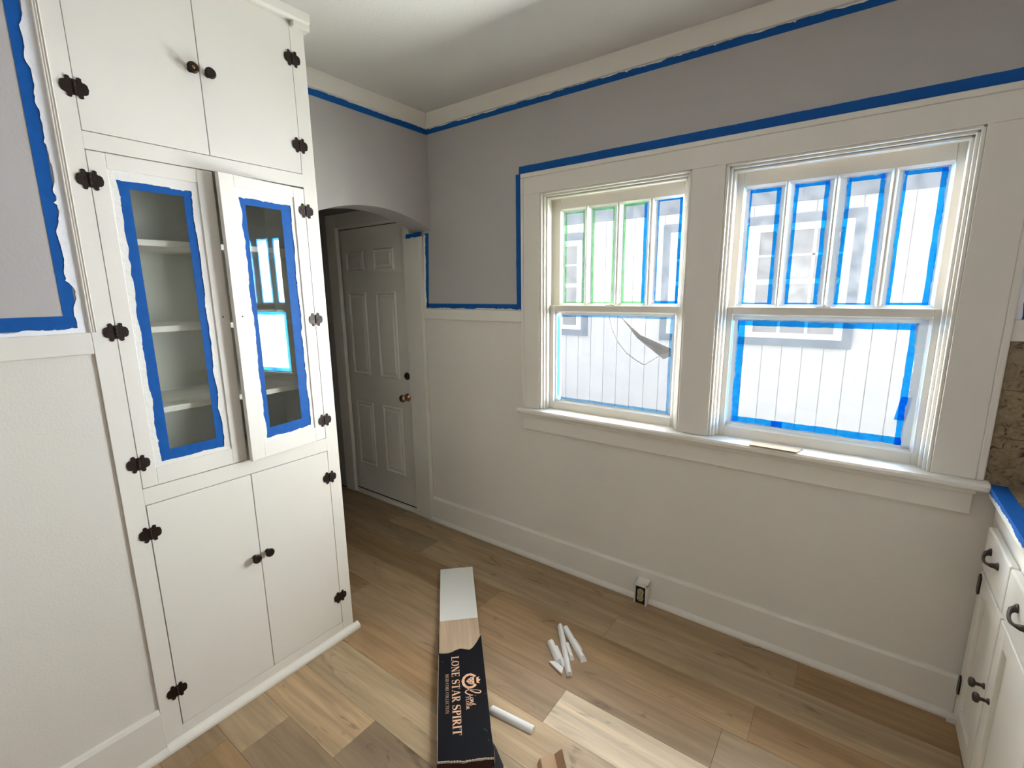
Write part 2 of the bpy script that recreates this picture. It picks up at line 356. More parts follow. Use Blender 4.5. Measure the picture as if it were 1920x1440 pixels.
# ------------------------------------------------------------------ windows
cs = thing('window_casing', 'flat white casing around both windows', 'casing', kind='structure'); cs.name = 'trim_10'
yf = YW-.020
bx('side_casing', WHITE, cs, -1.475, WX[0][0], yf, YW, .913, WZ1, bev=.002)
bx('side_casing', WHITE, cs, WX[1][1], .365, yf, YW, .913, WZ1, bev=.002)
bx('mullion_casing', WHITE, cs, WX[0][1], WX[1][0], yf, YW, .913, WZ1, bev=.002)
bx('head_casing', WHITE, cs, -1.475, .365, yf, YW, WZ1, 2.118, bev=.002)
m = MB(); m.box(-1.492, .385, YW-.024, YW, 2.118, 2.140); m.box(-1.492, -1.475, YW-.024, YW, .913, 2.118); m.box(.365, .385, YW-.024, YW, .913, 2.118)
m.obj('back_band', WHITE, cs, .004)
MB().prism([(0, .878), (.05, .882), (.058, .890), (.058, .902), (.052, .911), (.0, .914), (-.09, .914), (-.09, .878)], lambda u, v, t: (t, YW-u, v), -1.505, .398).obj('stool', WHITE, cs, .002)
MB().prism([(-1.48, .787), (.366, .787), (.366, .868), (.378, .879), (-1.492, .879), (-1.48, .868)], lambda u, v, t: (u, t, v), YW-.020, YW).obj('apron', WHITE, cs, .002)
bx('cove', WHITE, cs, -1.485, .372, YW-.030, YW-.018, .862, .879, bev=.004)

def ring_rect(parent, y, x0, x1, z0, z1, smear, tape, tmats, seed, pn=(0, -1, 0)):
    """tape strips and brushed paint around a pane; smear/tape = (l, r, b, t) widths"""
    sides = [((x0, y, z0), (x0, y, z1), (1, 0, 0), 0), ((x1, y, z0), (x1, y, z1), (-1, 0, 0), 1), ((x0, y, z0), (x1, y, z0), (0, 0, 1), 2), ((x0, y, z1), (x1, y, z1), (0, 0, -1), 3)]
    l_, r_, b_, t__ = [max(0, v-.003) for v in smear]; ends = [(b_, t__), (b_, t__), (l_, r_), (l_, r_)]
    for A, B, wd, i in sides:
        s_, t_ = smear[i], tape[i]
        if t_ > 0: strip('masking_tape', tmats[i], parent, Vector(A)+(Vector(B)-Vector(A)).normalized()*ends[i][0], Vector(B)-(Vector(B)-Vector(A)).normalized()*ends[i][1], wd, max(0, s_-.003), s_+t_, pn, .0012, 0, .0012 if seed % 2 else .0006, seed+i)
        if s_ > 0: strip('paint_smear', SMEARW, parent, A, B, wd, 0, s_, pn, .0022, 0, max(.0018, s_*.16), seed+10+i, spike=1.0)
def sash(parent, name, x0, x1, z0, z1, yf, th, ox0, ox1, oz0, oz1, label=None):
    m = MB(); m.box(x0, ox0, yf, yf+th, z0, z1); m.box(ox1, x1, yf, yf+th, z0, z1); m.box(ox0, ox1, yf, yf+th, z0, oz0); m.box(ox0, ox1, yf, yf+th, oz1, z1)
    o = m.obj(name, WHITE, parent, .0025)
    # sloped glazing bead round the opening
    m = MB(); g = .008; d = .014
    P = [(ox0, oz0), (ox1, oz0), (ox1, oz1), (ox0, oz1)]; Q = [(ox0+g, oz0+g), (ox1-g, oz0+g), (ox1-g, oz1-g), (ox0+g, oz1-g)]
    for i in range(4):
        k = (i+1) % 4
        m.quad((P[i][0], yf+.003, P[i][1]), (P[k][0], yf+.003, P[k][1]), (Q[k][0], yf+d, Q[k][1]), (Q[i][0], yf+d, Q[i][1]))
    m.obj('glazing_bead', WHITE, o)
    return o
def window(idx, x0, x1, low, upp, panes, lowring, upring, label):
    w = thing('window_%d' % idx, label, 'window', kind='structure')
    m = MB(); m.box(x0, x0+.014, YW, 2.33, WZ0, WZ1); m.box(x1-.014, x1, YW, 2.33, WZ0, WZ1); m.box(x0, x1, YW, 2.33, WZ1-.012, WZ1); m.box(x0, x1, 2.19, 2.36, WZ0, .914)
    m.obj('jamb', WHITE, w, .001)
    m = MB()
    for i in range(3):
        a, f = i*.010, yf+.004+i*.014
        m.box(x0+a, x0+a+.011, f, YW+.05, .9142, WZ1-a); m.box(x1-a-.011, x1-a, f, YW+.05, .9142, WZ1-a); m.box(x0+a, x1-a, f, YW+.05, WZ1-a-.009, WZ1-a)
    m.obj('stop_moulding', WHITE, w, .003)
    # lower sash
    s = sash(w, 'lower_sash', low[0], low[1], .906, 1.475, 2.180, .034, low[2], low[3], low[4], low[5])
    bx('window_pane', GLASS, s, low[2], low[3], 2.196, 2.199, low[4], low[5])
    ring_rect(s, 2.1955, low[2]+.006, low[3]-.006, low[4]+.006, low[5]-.006, *lowring, seed=idx*100+1)
    m = MB().lathe([(.004, 0), (.004, .006), (.009, .008), (.009, .011), (.004, .013)], lambda a, b, h: ((low[0]+low[1])/2+a, 2.198+b*.7, 1.475+h), 12); m.box((low[0]+low[1])/2-.024, (low[0]+low[1])/2+.024, 2.186, 2.21, 1.475, 1.479)
    m.obj('sash_lock', WHITE, s)
    m = MB().lathe([(.006, 0), (.006, .004), (.003, .007), (.004, .012)], lambda a, b, h: (low[3]+.006 if idx == 2 else low[2]-.02, 2.180-h, 1.16+a), 10)
    # upper sash
    u = sash(w, 'upper_sash', upp[0], upp[1], 1.462, 2.016, 2.218, .034, panes[0][0], panes[-1][1], 1.478, upp[2])
    for a, b in zip(panes, panes[1:]):
        mm = MB().prism([(a[1], 2.232), (a[1]+.004, 2.219), ((a[1]+b[0])/2-.003, 2.216), ((a[1]+b[0])/2+.003, 2.216), (b[0]-.004, 2.219), (b[0], 2.232), (b[0], 2.25), (a[1], 2.25)], lambda p, q, t: (p, q, t), 1.478, upp[2])
        mm.obj('muntin', WHITE, u, .001)
    for i, (a, b) in enumerate(panes):
        bx('window_pane', GLASSU, u, a, b, 2.236, 2.239, 1.478, upp[2])
        sm, tp, mt = upring[i]
        ring_rect(u, 2.2355, a, b, 1.478, upp[2], sm, tp, mt, seed=idx*100+20+i*20)
    return w
Bm, Gm = TAPEW, TAPEG
w1 = window(1, *WX[0], (-1.362, -.648, -1.321, -.677, .957, 1.444), (-1.372, -.640, 1.958),
    [(-1.306, -1.165), (-1.147, -1.000), (-.977, -.840), (-.816, -.682)],
    ((.012, .012, .008, .014), (.014, .012, .012, .008), (Bm, TAPEP, TAPEP, TAPEP)),
    [((.020, .012, .006, .018), (.008, .006, .008, .006), (Gm,)*4), ((.018, .016, .006, .013), (.009, .007, .008, .009), (Gm,)*4),
     ((.014, .012, .005, .010), (.007, .014, .012, .010), (Gm, Bm, Gm, Gm)), ((.016, .008, .006, .009), (.004, .014, .014, .006), (Bm,)*4)],
    'smaller left window with green and blue tape on its panes')
w2 = window(2, *WX[1], (-.485, .240, -.442, .198, .957, 1.444), (-.486, .239, 1.957),
    [(-.442, -.296), (-.277, -.135), (-.117, .032), (.053, .197)],
    ((.018, .030, .016, .018), (.026, .018, .026, .022), (Bm,)*4),
    [((.022, .014, .004, .014), (.006, .014, .010, .013), (Bm,)*4), ((.016, .014, .004, .012), (.012, .014, .010, .013), (Bm,)*4),
     ((.024, .014, .004, .012), (.012, .015, .010, .014), (Bm,)*4), ((.014, .014, .006, .012), (.010, .016, .010, .014), (Bm,)*4)],
    'larger right window with blue tape on its panes')
# darker doubled tape laps on the right lower pane
strip('tape_overlap', TAPEW, w2, (.158, 2.1938, 1.158), (.146, 2.1938, 1.07), (1, 0, 0), -.012, .020, (0, -1, 0), 0, 0, .002, 9)
strip('tape_overlap', TAPEW, w2, (-.262, 2.1938, .983), (-.222, 2.1938, .983), (0, 0, 1), -.006, .021, (0, -1, 0), 0, .001, 0, 12)
strip('tape_overlap', TAPEW, w2, (.146, 2.1938, .978), (.166, 2.1938, .978), (0, 0, 1), -.002, .026, (0, -1, 0), 0, .001, 0, 14)
bx('sash_gap', DARKGAP, w2, -.474, -.405, 2.2168, 2.2178, 2.0135, 2.0172)
bx('sash_gap', DARKGAP, w2, -.385, -.372, 2.2168, 2.2178, 2.0140, 2.0168)
# torn insect screen outside the left window
m = MB(); m.quad((-1.34, 2.300, .93), (-.66, 2.300, .93), (-.66, 2.300, 1.232), (-.78, 2.300, 1.226)); m.quad((-1.34, 2.300, .93), (-.78, 2.300, 1.226), (-1.004, 2.300, 1.42), (-1.34, 2.300, 1.42))
sc = m.obj('insect_screen', SCREEN, w1)
MB().prism([(-1.004, 1.425), (-.879, 1.330), (-.70, 1.262), (-.66, 1.232), (-.735, 1.230), (-.763, 1.214), (-.784, 1.226), (-.895, 1.314), (-.96, 1.375)], lambda u, v, t: (u, t+.01*math.sin(u*30), v), 2.288, 2.290).obj('folded_flap', SCREENF, sc)
MB().tube([(-1.055, 2.28, 1.43), (-1.035, 2.28, 1.36), (-1.0, 2.28, 1.291), (-.949, 2.28, 1.235), (-.90, 2.28, 1.204), (-.862, 2.28, 1.185), (-.85, 2.28, 1.183), (-.82, 2.28, 1.203), (-.784, 2.28, 1.228), (-.733, 2.28, 1.258), (-.66, 2.28, 1.272)], .0022, 6).obj('screen_cord', CORD, sc)
# shim on the stool
sm = MB(); sm.prism([(-.321, 2.089), (-.318, 2.141), (-.136, 2.141), (-.151, 2.088)], lambda u, v, t: (u, v, t), .9145, .918)
tag(sm.obj('wood_shim', SHIM, None), 'thin bare wood shim lying on the sill of the right window', 'shim')

# ------------------------------------------------------------------ back door
d1 = thing('door_1', 'six-panel back door seen through the arch', 'door', kind='structure')
DX0, DX1, DY = -3.168, -2.418, 2.165
sl = bx('door_slab', WHITE, d1, DX0, DX1, DY, DY+.035, .022, 1.995, bev=.002)
for (a, b) in ((-3.075, -2.875), (-2.765, -2.555)):
    for (c, e) in ((1.70, 1.845), (.95, 1.555), (.235, .745)):
        m = MB(); w = [(0, 0), (.009, -.007), (.018, 0), (.026, .001), (.04, -.005)]
        R = [[(a+i, DY+h, c+i), (b-i, DY+h, c+i), (b-i, DY+h, e-i), (a+i, DY+h, e-i)] for i, h in w]
        V = [[m.b.verts.new(p) for p in r] for r in R]
        for r, q in zip(V, V[1:]):
            for i in range(4): m.b.faces.new((r[i], r[(i+1) % 4], q[(i+1) % 4], q[i]))
        m.b.faces.new(V[-1]); m.obj('door_panel', WHITE, sl)
MB().lathe([(.028, 0), (.028, .005), (.012, .008), (.011, .03), (.024, .036), (.028, .048), (.024, .060), (.01, .064)], lambda a, b, h: (-2.487+a, DY-h, .835+b), 20).obj('door_knob', CHROME, sl, smooth=True)
MB().lathe([(.026, 0), (.026, .006), (.018, .010), (.016, .016)], lambda a, b, h: (-2.482+a, DY-h, .985+b), 20).obj('deadbolt', BRONZE, sl, smooth=True)
m = MB(); m.box(-2.412, -2.405, YW, 2.3, 0, 2.0); m.box(-3.19, -3.172, YW, 2.3, 0, 2.0); m.box(-3.19, -2.405, YW, 2.3, 2.0, 2.018); m.box(-3.172, -2.412, 2.215, 2.32, 0, 2.0)
m.obj('door_jamb', WHITE, d1)
bx('door_gap_shade', DARKGAP, d1, DX0, DX1, DY+.004, DY+.03, .004, .021)  # dark strips put in for the shaded gaps below and above the slab
bx('door_gap_shade', DARKGAP, d1, DX0, DX1, DY+.002, DY+.03, 1.9955, 1.9995)
bx('threshold', WHITE, d1, -3.17, -2.36, 2.118, 2.32, .0005, .012, bev=.003)
m = MB(); m.box(-2.405, -2.253, 2.115, YW, 0, 1.893)
m.obj('door_casing', WHITE, d1, .004)
m = MB(); m.box(-3.225, -3.112, 2.115, YW, 0, 2.10); m.box(-3.112, -2.342, 2.115, YW, 2.006, 2.10); m.box(-2.405, -2.342, 2.115, YW, 1.893, 2.006)
m.obj('door_casing', WHITE, d1, .004)
for z in (.35, 1.75):
    MB().lathe([(.006, 0), (.006, .09)], lambda a, b, h: (-3.165+a, DY-.004+b, z+h), 10).obj('door_hinge', WHITE, d1)
hp = bx('hall_outlet', BLACK, None, -3.33, -3.322, 2.04, 2.112, .15, .26, bev=.002); tag(hp, 'small dark outlet plate low on the hall end wall', 'outlet')

# ------------------------------------------------------------------ masking tape on the walls
def walltape(label, *a, **k):
    o = strip('masking_tape', TAPE, None, *a, **k); return tag(o, label, 'tape', 'strips of blue masking tape')
def wallsmear(par, *a, **k): return strip('paint_smear', k.pop('mat', SMEAR), par, *a, **k)
nW, nA = (0, -1, 0), (1, 0, 0)
t = walltape('long blue tape strip under the crown above the windows', (XA, YW, 2.458), (XR, YW, 2.458), (0, 0, 1), 0, .030, nW, .0012)
wallsmear(t, (XA+.02, YW, 2.488), (XR, YW, 2.488), (0, 0, 1), -.004, .0012, nW, .0028, .0032, 0, seed=3, spike=-1.2)
t = walltape('blue tape strip under the crown above the arch', (XA, 1.142, 2.455), (XA, YW, 2.455), (0, 0, 1), 0, .031, nA, .0012)
wallsmear(t, (XA, 1.142, 2.487), (XA, YW, 2.487), (0, 0, 1), -.003, .0012, nA, .0028, .003, 0, seed=4, spike=-1.2)
walltape('blue tape strip along the top of the window casing', (-1.515, YW, 2.143), (.42, YW, 2.143), (0, 0, 1), 0, .038, nW, .0012, .0, .0006, seed=5)
walltape('upright blue tape strip beside the left window casing', (-1.517, YW, 1.478), (-1.517, YW, 2.145), (1, 0, 0), -.019, .023, nW, .0016, .0008, 0, seed=6)
t = walltape('blue tape strip on top of the chair rail by the back door', (-2.24, YW, 1.450), (-1.498, YW, 1.450), (0, 0, 1), 0, .030, nW, .0014)
wallsmear(t, (-2.24, YW, 1.449), (-1.498, YW, 1.449), (0, 0, 1), 0, .004, nW, .003, 0, .003, seed=8, spike=1)
t = walltape('upright blue tape strip beside the back door casing', (-2.244, YW, 1.452), (-2.218, YW, 1.905), (1, 0, 0), -.012, .022, nW, .0014, .003, .0, seed=10)
wallsmear(t, (-2.255, YW, 1.40), (-2.235, YW, 1.895), (1, 0, 0), -.006, .012, nW, .003, 0, .004, seed=11)
walltape('short crumpled blue tape piece over the back door casing top', (-2.37, 2.1145, 1.895), (-2.235, 2.1145, 1.895), (0, 0, 1), -.012, .014, nW, .0012, .004, .003, seed=13)
t = walltape('upright blue tape strip left of the built-in cabinet', (XL, .350, 1.462), (XL, .350, ZC), (0, 1, 0), -.014, .016, nA, .0012, 0, .0)
wallsmear(t, (XL, .3868, 1.447), (XL, .3868, ZC), (0, -1, 0), 0, .024, nA, .003, 0, .0058, seed=21, spike=1.2, mat=SMEARL)
t = walltape('level blue tape strip above the chair rail left of the cabinet', (XL, YR, 1.459), (XL, .366, 1.459), (0, 0, 1), 0, .037, nA, .0016)
wallsmear(t, (XL, -.5, 1.447), (XL, .386, 1.447), (0, 0, 1), 0, .012, nA, .0034, 0, .004, seed=23, spike=.8, mat=SMEARL)
t = walltape('blue tape patch right of the window above the backsplash', (.398, YW, 1.447), (.398, YW, 2.14), (1, 0, 0), .002, .06, nW, .0012, .003, 0, seed=25)
wallsmear(t, (.385, YW, 1.445), (.385, YW, 2.1), (1, 0, 0), 0, .017, nW, .003, 0, .003, seed=27, mat=SMEARL)

# ------------------------------------------------------------------ built-in cabinet
K = -1.78; CZ = ZC
cab = thing('built_in_cabinet', 'tall white built-in cabinet with two taped glass doors', 'cabinet', loc=(0, 0, 0))
m = MB()
m.box(K-.02, K, .3875, .4425, 0, CZ); m.box(K-.02, K, 1.089, 1.142, 0, CZ); m.box(K-.02, K, .4425, 1.089, 2.525, CZ)
m.box(K-.02, K, .4425, 1.089, 1.950, 1.9965); m.box(K-.02, K, .4425, 1.089, .892, .947); m.box(K-.02, K, .4425, 1.089, 0, .067)
bmesh.ops.remove_doubles(m.b, verts=m.b.verts, dist=1e-5)
m.obj('face_frame', CABW, cab, .0012)
m = MB()
m.box(XA, K-.02, .39, .405, 0, CZ); m.box(XA, K-.02, 1.127, 1.142, 0, CZ); m.box(XA, XA+.012, .405, 1.127, 0, CZ)
m.box(XA+.012, K-.02, .405, 1.127, 1.955, 1.975); m.box(XA+.012, K-.021, .405, 1.127, .915, .935)
m.obj('carcass', INNER, cab)
for z in (1.703, 1.431, 1.165):
    bx('shelf', CABW, cab, XA+.012, -1.838, .405, 1.127, z, z+.020, bev=.002)
MB().prism([(0, 2.516), (.020, 2.516), (.026, 2.526), (.028, CZ), (0, CZ)], lambda u, v, t: (K+u, t, v), .3875, 1.156).obj('crown', CABW, cab, .002)
bx('crown_block', CABW, cab, K, K+.0215, 1.092, 1.156, 2.497, 2.52, bev=.003)
bx('crown_return', CABW, cab, XA+.02, K, 1.142, 1.156, 2.497, CZ, bev=.003)
# hinge and knob shapes
lf = [(.0, .0200), (.0058, .0200), (.0080, .0258), (.0128, .0270), (.0182, .0240), (.0170, .0192), (.0190, .0156), (.0240, .0148), (.0288, .0110), (.0312, 0)]
lf = lf+[(x, -y) for x, y in lf[::-1][1:]]
def leaf_mb(sg):
    return MB().prism([(x*sg, z) for x, z in lf], lambda u, v, t: (t, u, v), .0003, .0026)
LEAF = {}
def hinge(par, y, z, rot=0, moving=-1):
    """pin mesh with two leaves as children; moving = side of the leaf that sits on the door"""
    if 'pin' not in LEAF:
        LEAF['pin'] = MB().lathe([(.002, -.0155), (.0036, -.0145), (.0036, -.005), (.003, -.0046), (.0036, -.0042), (.0036, .0042), (.003, .0046), (.0036, .005), (.0036, .0145), (.002, .0155)], lambda a, b, h: (.0028+a, b, h), 10).obj('hinge', BRONZE, par, smooth=True)
        p = LEAF['pin']; p.location = (K, y, z)
        for s in (1, -1):
            LEAF[s] = leaf_mb(s).obj('hinge_leaf', BRONZE, p, .0004)
            m = MB()
            for (a, b) in ((.0235, 0), (.0135, .017), (.0135, -.017), (.010, 0)):
                m.lathe([(.0024, .0024), (.0022, .0032), (.001, .0036)], lambda q, w, h: (h, s*a+q, b+w), 8)
            LEAF['s%d' % s] = m.obj('screw', BRONZE, p)
    else:
        p = share(LEAF['pin'], 'hinge', par, (K, y, z))
        for s in (1, -1):
            share(LEAF[s], 'hinge_leaf', p, rot=(0, 0, rot if s == moving else 0)); share(LEAF['s%d' % s], 'screw', p, rot=(0, 0, rot if s == moving else 0))
    return p
hinge(cab, .4435, 2.103)
for z in (1.868, 1.444, 1.032, .795, .205): hinge(cab, .4435, z, 0, 1)
for z in (2.393, 2.098, .772, .199): hinge(cab, 1.088, z)
TH = math.radians(6.8)
for z in (1.863, 1.447, 1.027): hinge(cab, 1.088, z, TH, -1)
KP = {}
def knob(par, loc, mat=BRONZE):
    if 'k' not in KP:
        KP['k'] = MB().lathe([(.009, 0), (.009, .003), (.006, .006), (.006, .014), (.0125, .018), (.0168, .022), (.0165, .0255), (.012, .0275), (.009, .0262), (.0055, .0262)], lambda a, b, h: (h, a, b), 24).obj('knob', BRONZE, par, smooth=True)
        KP['d'] = MB().lathe([(.0055, .0255), (.005, .0285), (.002, .0295)], lambda a, b, h: (h, a, b), 12).obj('knob_centre', BRASS, KP['k'])
        k = KP['k']; k.location = loc
    else:
        k = share(KP['k'], 'knob', par, loc)
    return k
def slab(name, y0, y1, z0, z1):
    return bx(name, CABW, cab, K-.019, K-.0002, y0, y1, z0, z1, bev=.0012)
dUL = slab('door', .4448, .7650, 1.9985, 2.5225); dUR = slab('door', .7672, 1.0870, 1.9985, 2.5225)
dLL = slab('door', .4455, .7695, .0690, .8895); dLR = slab('door', .7722, 1.0870, .0690, .8895)
knob(dUL, (K, .738, 2.243)); knob(dUR, (K, .788, 2.243)); knob(dLL, (K, .747, .562)); knob(dLR, (K, .796, .566))
for d_, nm in ((dUL, 'plain upper left door'), (dUR, 'plain upper right door'), (dLL, 'plain lower left door'), (dLR, 'plain lower right door')): d_['label'] = nm
bx('gap_backing', DARKGAP, cab, K-.045, K-.03, .41, 1.12, .02, .905); bx('gap_backing', DARKGAP, cab, K-.045, K-.03, .41, 1.12, 1.98, 2.54)
def glass_door(lab, w, z0, z1, a0, a1, b0, b1, tape_out, tape_in, seed, hole):
    """door in its own frame: s along +y from 0 to w, face at x=0"""
    d = MB()
    d.box(-.019, 0, 0, a0, z0, z1); d.box(-.019, 0, a1, w, z0, z1); d.box(-.019, 0, a0, a1, z0, b0); d.box(-.019, 0, a0, a1, b1, z1)
    o = d.obj('glass_door', CABW, cab, .0012); o['label'] = lab
    m = MB(); m.box(-.016, -.0068, a0-.001, tape_out[0]+.002, b0, b1); m.box(-.016, -.0068, tape_out[1]-.002, a1+.001, b0, b1)
    m.box(-.016, -.0068, a0, a1, b0-.001, tape_out[2]+.002); m.box(-.016, -.0068, a0, a1, tape_out[3]-.002, b1+.001)
    bx('glass_pane', CABGLASS, o, -.0108, -.0078, a0+.001, a1-.001, b0+.001, b1-.001)
    mt = MB()
    m.b.free(); mt.b.free()
    n = (1, 0, 0); p0, p1, q0, q1 = tape_in; o0, o1, r0, r1 = tape_out; x = -.0078
    strip('masking_tape', TAPE, o, (x, o0, r0), (x, o0, r1), (0, 1, 0), -.004, p0-o0, n, .0010, 0, 0)
    strip('masking_tape', TAPE, o, (x, o1, r0), (x, o1, r1), (0, -1, 0), -.004, o1-p1, n, .0010, 0, 0)
    strip('masking_tape', TAPE, o, (x, o0, r0), (x, o1, r0), (0, 0, 1), -.004, q0-r0, n, .0014, 0, 0)
    strip('masking_tape', TAPE, o, (x, o0, r1), (x, o1, r1), (0, 0, -1), -.004, r1-q1, n, .0014, 0, 0)
    strip('paint_smear', SMEAR, o, (x, a0, b0), (x, a0, b1), (0, 1, 0), 0, o0-a0, n, .0030, 0, .0032, seed, spike=.6)
    strip('paint_smear', SMEAR, o, (x, a1, b0), (x, a1, b1), (0, -1, 0), 0, a1-o1, n, .0030, 0, .0032, seed+1, spike=.6)
    strip('paint_smear', SMEAR, o, (x, a0, b0), (x, a1, b0), (0, 0, 1), 0, r0-b0, n, .0032, 0, .0026, seed+2, spike=.8)
    strip('paint_smear', SMEAR, o, (x, a0, b1), (x, a1, b1), (0, 0, -1), 0, b1-r1, n, .0032, 0, .0026, seed+3, spike=.8)
    MB().lathe([(.0026, 0), (.0026, .0006)], lambda a, b, h: (h, hole+a, 1.474+b), 10).obj('screw_hole', BLACK, o)
    return o
gl = glass_door('closed left glass door with blue tape', .3205, .9495, 1.9475, .042, .273, 1.006, 1.906, (.060, .251, 1.020, 1.878), (.089, .229, 1.055, 1.858), 301, .2985)
gl.location = (K-.0002, .4448, 0)
gr = glass_door('right glass door standing ajar, blue tape', .322, .9495, 1.9435, .050, .276, 1.007, 1.906, (.066, .260, 1.020, 1.876), (.0855, .2215, 1.057, 1.853), 331, .025)
# its hinge side is at s=.322; rotate about that edge
def rotdoor(o, th):
    M = Matrix.Translation((K-.0002, 1.0868, 0)) @ Matrix.Rotation(th, 4, 'Z') @ Matrix.Translation((0, -.322, 0))
    o.matrix_world = M
rotdoor(gr, TH)

# ------------------------------------------------------------------ right base cabinet, counter, backsplash
F = .424
bc = thing('base_cabinet', 'white base cabinet with drawers and dark pulls under the counter', 'cabinet')
Y1, Y0 = 2.121, .62
m = MB(); m.box(F, F+.02, Y0, Y1, 0, .868); m.box(F+.02, XR-.002, Y0, Y1, .02, .868); m.obj('carcass', CABW, bc, .002)
bx('top_rail', CABW, bc, F-.006, F, Y0, 2.09, .806, .866, bev=.002)
DRW = [(1.765, 2.045), (1.405, 1.755), (1.0, 1.395), (.64, .99)]
pull_src = None
for i, (a, b) in enumerate(DRW):
    dr = bx('drawer', CABW, bc, F-.022, F-.0005, a, b, .648, .790, bev=.005)
    c = (a+b)/2+.012 if i == 0 else (a+b)/2+.01
    if pull_src is None:
        m = MB(); n = 12; P = []
        for k in range(n+1):
            t = -1+2*k/n; P.append((F-.024-.020*(1-t*t)**.5 if abs(t) < 1 else F-.0225, c+t*.048, .735-.012*(1-t*t)))
        m.tube(P, [.0095-.0052*min(1, (1-abs(-1+2*k/n))*2.6) for k in range(n+1)], 10)
        for sg in (-1, 1): m.lathe([(.0125, 0), (.0115, .003), (.009, .006)], lambda p, q, h: (F-.022-h, c+sg*.048+p, .735+q), 12)
        pull_src = m.obj('drawer_pull', PEWTER, dr, smooth=True); c0 = c
    else: share(pull_src, 'drawer_pull', dr, (0, c-c0, 0))
def shaker(par, a, b, z0, z1):
    x = F-.020
    m = MB(); s = .055
    m.box(x, F-.0005, a, a+s, z0, z1); m.box(x, F-.0005, b-s, b, z0, z1); m.box(x, F-.0005, a+s, b-s, z0, z0+s); m.box(x, F-.0005, a+s, b-s, z1-s, z1); m.box(x+.011, F-.0005, a+s, b-s, z0+s, z1-s)
    return m.obj('door', CABW, par, .0025)
k0 = None
for i, (a, b) in enumerate([(1.765, 2.045), (1.405, 1.755), (1.0, 1.395), (.64, .99)]):
    dr = shaker(bc, a, b, .085, .632)
    y = a-.004+.018 if i % 2 == 0 else b-.042
    if k0 is None:
        k0 = MB().lathe([(.009, 0), (.008, .003), (.005, .006), (.005, .018), (.0125, .022), (.0145, .027), (.012, .033), (.006, .035)], lambda p, q, h: (F-.020-h, y+p, .395+q), 14).obj('knob', PEWTER, dr, smooth=True); y00 = y
    else: share(k0, 'knob', dr, (0, y-y00, 0))
for z in (.590, .205):
    MB().prism([(-.014, -.028), (0, -.038), (.014, -.028), (.014, .028), (0, .038), (-.014, .028)], lambda u, v, t: (t, 2.030+u, z+v), F-.0245, F-.018).obj('hinge', BRONZE, bc, .001)
ct = thing('countertop', 'brown speckled stone counter with white front edge', 'countertop')
bx('slab', STONE, ct, .412, XR-.002, Y0, YW-.022, .872, .905, bev=.003)
bx('front_edge', WHITE, ct, .399, .4118, Y0, YW-.022, .868, .903, bev=.003)
tp = strip('masking_tape', TAPE, None, (.3985, Y0+.05, .9055), (.3985, YW-.024, .9055), (1, 0, 0), -.0005, .042, (0, 0, 1), .0008, 0, .0012, 41)
tag(tp, 'blue tape strip along the front edge of the counter', 'tape', 'strips of blue masking tape')
strip('tape_fold', TAPE, tp, (.3985, Y0+.05, .906), (.3985, YW-.026, .906), (0, 0, -1), -.0005, .016, (-1, 0, 0), .0008, 0, .0045, 43, spike=.6)
bs = thing('backsplash', 'speckled brown stone tile backsplash right of the window', 'backsplash')
for r_, (z0, z1) in enumerate([(.9052, 1.062), (1.064, 1.220), (1.222, 1.377)]):
    xs = [.386, .52, .71, .90, XR-.004] if r_ % 2 == 0 else [.386, .60, .80, XR-.004]
    for a, b in zip(xs, xs[1:]):
        bx('tile', STONE, bs, a, b-.002, YW-.010, YW-.0032, z0, z1, bev=.001)
bx('grout', paint('grout', (.20, .16, .10), .8), bs, .386, XR-.002, YW-.0066, YW-.0031, .9052, 1.377)

# ------------------------------------------------------------------ outlet on the baseboard
ot = thing('outlet', 'uncovered ivory outlet in a black box on the baseboard', 'outlet')
ya = 2.082
m = MB(); x0, x1 = -.782, -.716
m.box(x0, x0+.006, ya, 2.126, .0, .108); m.box(x1-.009, x1, ya, 2.126, .0, .108); m.box(x0, x1, ya, 2.126, .098, .108)
m.prism([(2.126, .108), (2.126, .125), (ya+.014, .108)], lambda u, v, t: (t, u, v), x0+.006, x1)
m.obj('painted_surround', WHITE, ot, .002)
bx('recess', BLACK, ot, x0+.006, x1-.009, ya+.008, 2.126, .001, .098)
m = MB(); cx = (x0+x1)/2-.001
pts = []
for cz, a0, a1 in ((.068, -35, 215), (.034, 145, 395)):
    for k in range(13):
        a = math.radians(a0+(a1-a0)*k/12); pts.append((cx+.0165*math.cos(a), cz+.0165*math.sin(a)))
rc = m.prism(pts, lambda u, v, t: (u, t, v), ya+.001, ya+.010).obj('receptacle', IVORY, ot, .001)
m = MB()
for cz in (.068, .034):
    m.box(cx-.0075, cx-.0055, ya-.0002, ya+.003, cz-.001, cz+.008); m.box(cx+.0055, cx+.0075, ya-.0002, ya+.003, cz-.001, cz+.008)
    m.lathe([(.0024, 0), (.0024, .003)], lambda a, b, h: (cx+a, ya-.0002+h, cz-.0075+b), 8)
m.lathe([(.003, 0), (.003, .003)], lambda a, b, h: (cx+a, ya-.0004+h, .051+b), 8)
m.obj('slots', BLACK, rc)
bx('mounting_strap', PEWTER, ot, cx-.011, cx+.011, ya+.006, ya+.009, .003, .017, bev=.001)

# ------------------------------------------------------------------ flooring carton with planks
O = Vector((-.968, .882, 0)); D = Vector((.697, -.717, 0)).normalized(); Nn = Vector((.717, .697, 0)).normalized()
def BOXM():
    return Matrix(((D.x, Nn.x, 0, O.x), (D.y, Nn.y, 0, O.y), (0, 0, 1, 0), (0, 0, 0, 1)))   # local x = along (towards viewer), y = across, z up
ZT = .043
cart = thing('flooring_carton', 'torn black flooring carton with copper lettering on the floor', 'carton')
cart.matrix_world = BOXM()
